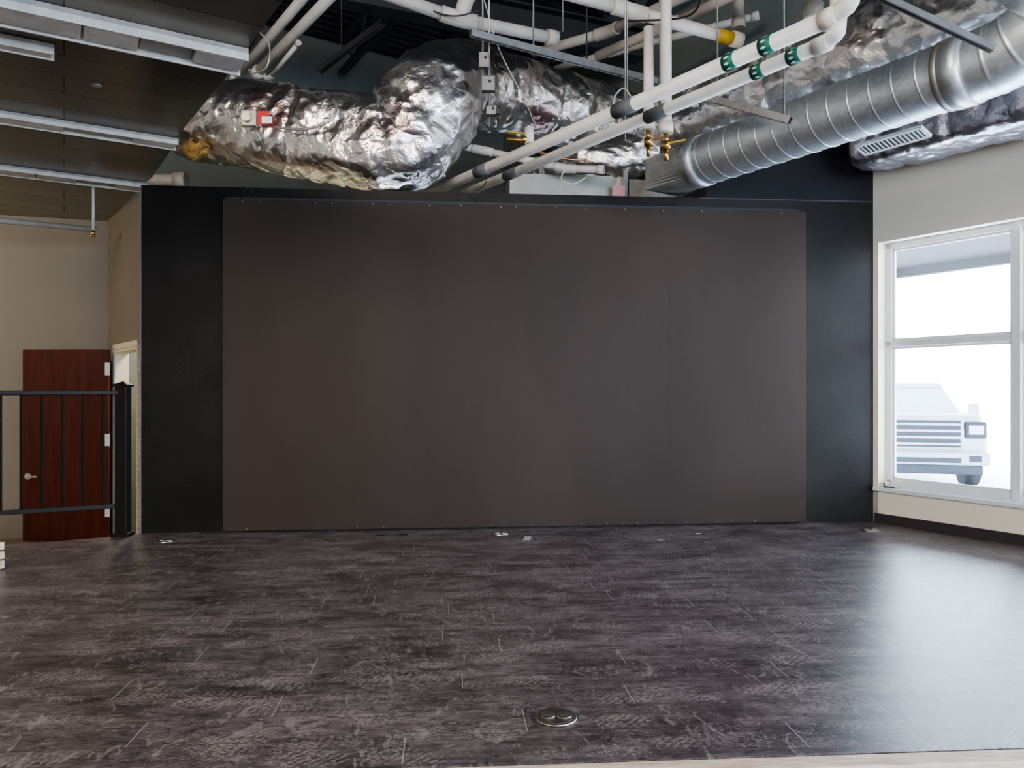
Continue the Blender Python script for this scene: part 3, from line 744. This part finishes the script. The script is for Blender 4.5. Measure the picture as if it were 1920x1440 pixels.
# ------------------------------------------------------------ outside
prism('ground_outside',[(2.5,15),(7,2),(8,-15),(60,-15),(60,60),(-10,60),(0,13)],-.75,-.60,'asphalt')
g=grp('entrance_canopy')
rbox('soffit',-3,1.3,1.3,4.6,2.80,2.92,'canopy',g); rbox('fascia',-3,1.3,4.6,4.72,2.68,3.0,'canopy',g)
rbox('beam_end',1.2,1.3,1.3,4.6,2.66,2.80,'canopy',g)
rbox('post_a',-2.9,-2.75,4.3,4.45,-.6,2.8,'canopy',g); rbox('post_b',-2.9,-2.75,1.4,1.55,-.6,2.8,'canopy',g)
g=grp('pickup_truck')
T0=P(1735,730,12.6); T0.z=-.60
fx=Vector((.965,-.26,0)); fy=Vector((.26,.965,0))
def tb(nm,x0,x1,y0,y1,z0,z1,m,b=0): return obox(nm,T0+fx*x0+fy*y0+Vector((0,0,z0)),fx*(x1-x0),fy*(y1-y0),(0,0,z1-z0),m,g,b)
tb('bumper',-.95,.95,-.14,.1,.42,.64,'chrome',.05); tb('bumper_intake',-.5,.5,-.15,-.14,.46,.54,'carglass')
tb('air_dam',-.85,.85,-.06,.1,.26,.42,'carglass',.02)
tb('hood',-.90,.90,.06,1.3,.95,1.26,'truck',.10); tb('front_body',-.95,.95,.04,1.3,.50,1.05,'truck',.06)
tb('bed',-.95,.95,1.25,5.2,.55,1.22,'truck',.05)
def frustum(nm,z0,z1,a,b,m):
    v=[]
    for (x0,x1,y0,y1),z in ((a,z0),(b,z1)):
        for x,y in ((x0,y0),(x1,y0),(x1,y1),(x0,y1)): v.append(T0+fx*x+fy*y+Vector((0,0,z)))
    mo(nm,v,BF,m,g,bevel=.04)
frustum('cab_glasshouse',1.2,1.72,(-.88,.88,1.0,3.1),(-.70,.70,1.6,2.9),'windshield')
frustum('cab_roof',1.70,1.80,(-.72,.72,1.55,2.95),(-.66,.66,1.65,2.85),'truck')
tb('grille_frame',-.58,.58,-.03,.06,.67,1.2,'chrome',.03); tb('grille_dark',-.52,.52,-.042,-.03,.71,1.16,'carglass')
for i in range(4): tb('grille_bar_%d'%i,-.52,.52,-.06,-.042,.745+i*.11,.785+i*.11,'chrome',.008)
for sx in (-1,1):
    a0,a1=sorted((sx*.60,sx*.92))
    tb('headlamp',a0,a1,-.02,.1,.86,1.14,'carglass',.03); tb('lamp_lens',a0+.05,a1-.05,-.035,-.01,.93,1.08,'decal',.02)
    a0,a1=sorted((sx*.96,sx*1.14)); tb('wing_mirror',a0,a1,1.05,1.15,1.22,1.42,'truck',.03)
    a0,a1=sorted((sx*.62,sx*.80)); tb('fog_lamp',a0,a1,-.15,-.13,.48,.58,'carglass',.01)
for x in (-.97,.75):
    for y in (.75,4.2):
        a=T0+fx*x+fy*y+Vector((0,0,.38)); sweep('wheel',[a,a+fx*.22],.38,'tire',g,28,curve=False)
        sweep('wheel_hub',[a-fx*.01,a+fx*.23],.20,'chrome',g,20,curve=False)
tb('marker_lamp',.95,.97,.3,.45,.85,.95,'carred')

# ------------------------------------------------------------ lights
def area(name,loc,target,sx,sy,e,col):
    L=bpy.data.lights.new(name,'AREA'); L.shape='RECTANGLE'; L.size=sx; L.size_y=sy; L.energy=e; L.color=col
    o=bpy.data.objects.new(name,L); C.objects.link(o); o.location=loc
    o.rotation_euler=(Vector(target)-Vector(loc)).to_track_quat('-Z','Y').to_euler(); return o
area('warm_fill',(-2.5,-1.5,4.2),(-2.0,5,1.2),3.0,1.2,310,(1,.84,.69))  # added warm fill light, unseen, high behind the camera
area('hall_lamp',(-6.0,5.6,2.85),(-5.4,7.4,.3),.9,.5,45,(1,.80,.58))
area('room_lamp',S(.6,-.85,2.3),S(.6,-.9,0),.6,.6,60,(1,.93,.76))
w=bpy.data.worlds.new('daylight'); bpy.context.scene.world=w; w.use_nodes=True
bg=w.node_tree.nodes['Background']; bg.inputs[0].default_value=(.67,.81,1,1); bg.inputs[1].default_value=20.0
try: bpy.context.scene.view_settings.look='AgX - Medium High Contrast'
except Exception as e: print(e)

cam=bpy.data.cameras.new('camera'); cam.sensor_width=36; cam.lens=36*F/1920; cam.shift_y=10/1920; cam.clip_start=.05
co=bpy.data.objects.new('camera',cam); C.objects.link(co); co.location=(0,0,H); co.rotation_euler=(math.pi/2,0,0)
bpy.context.scene.camera=co
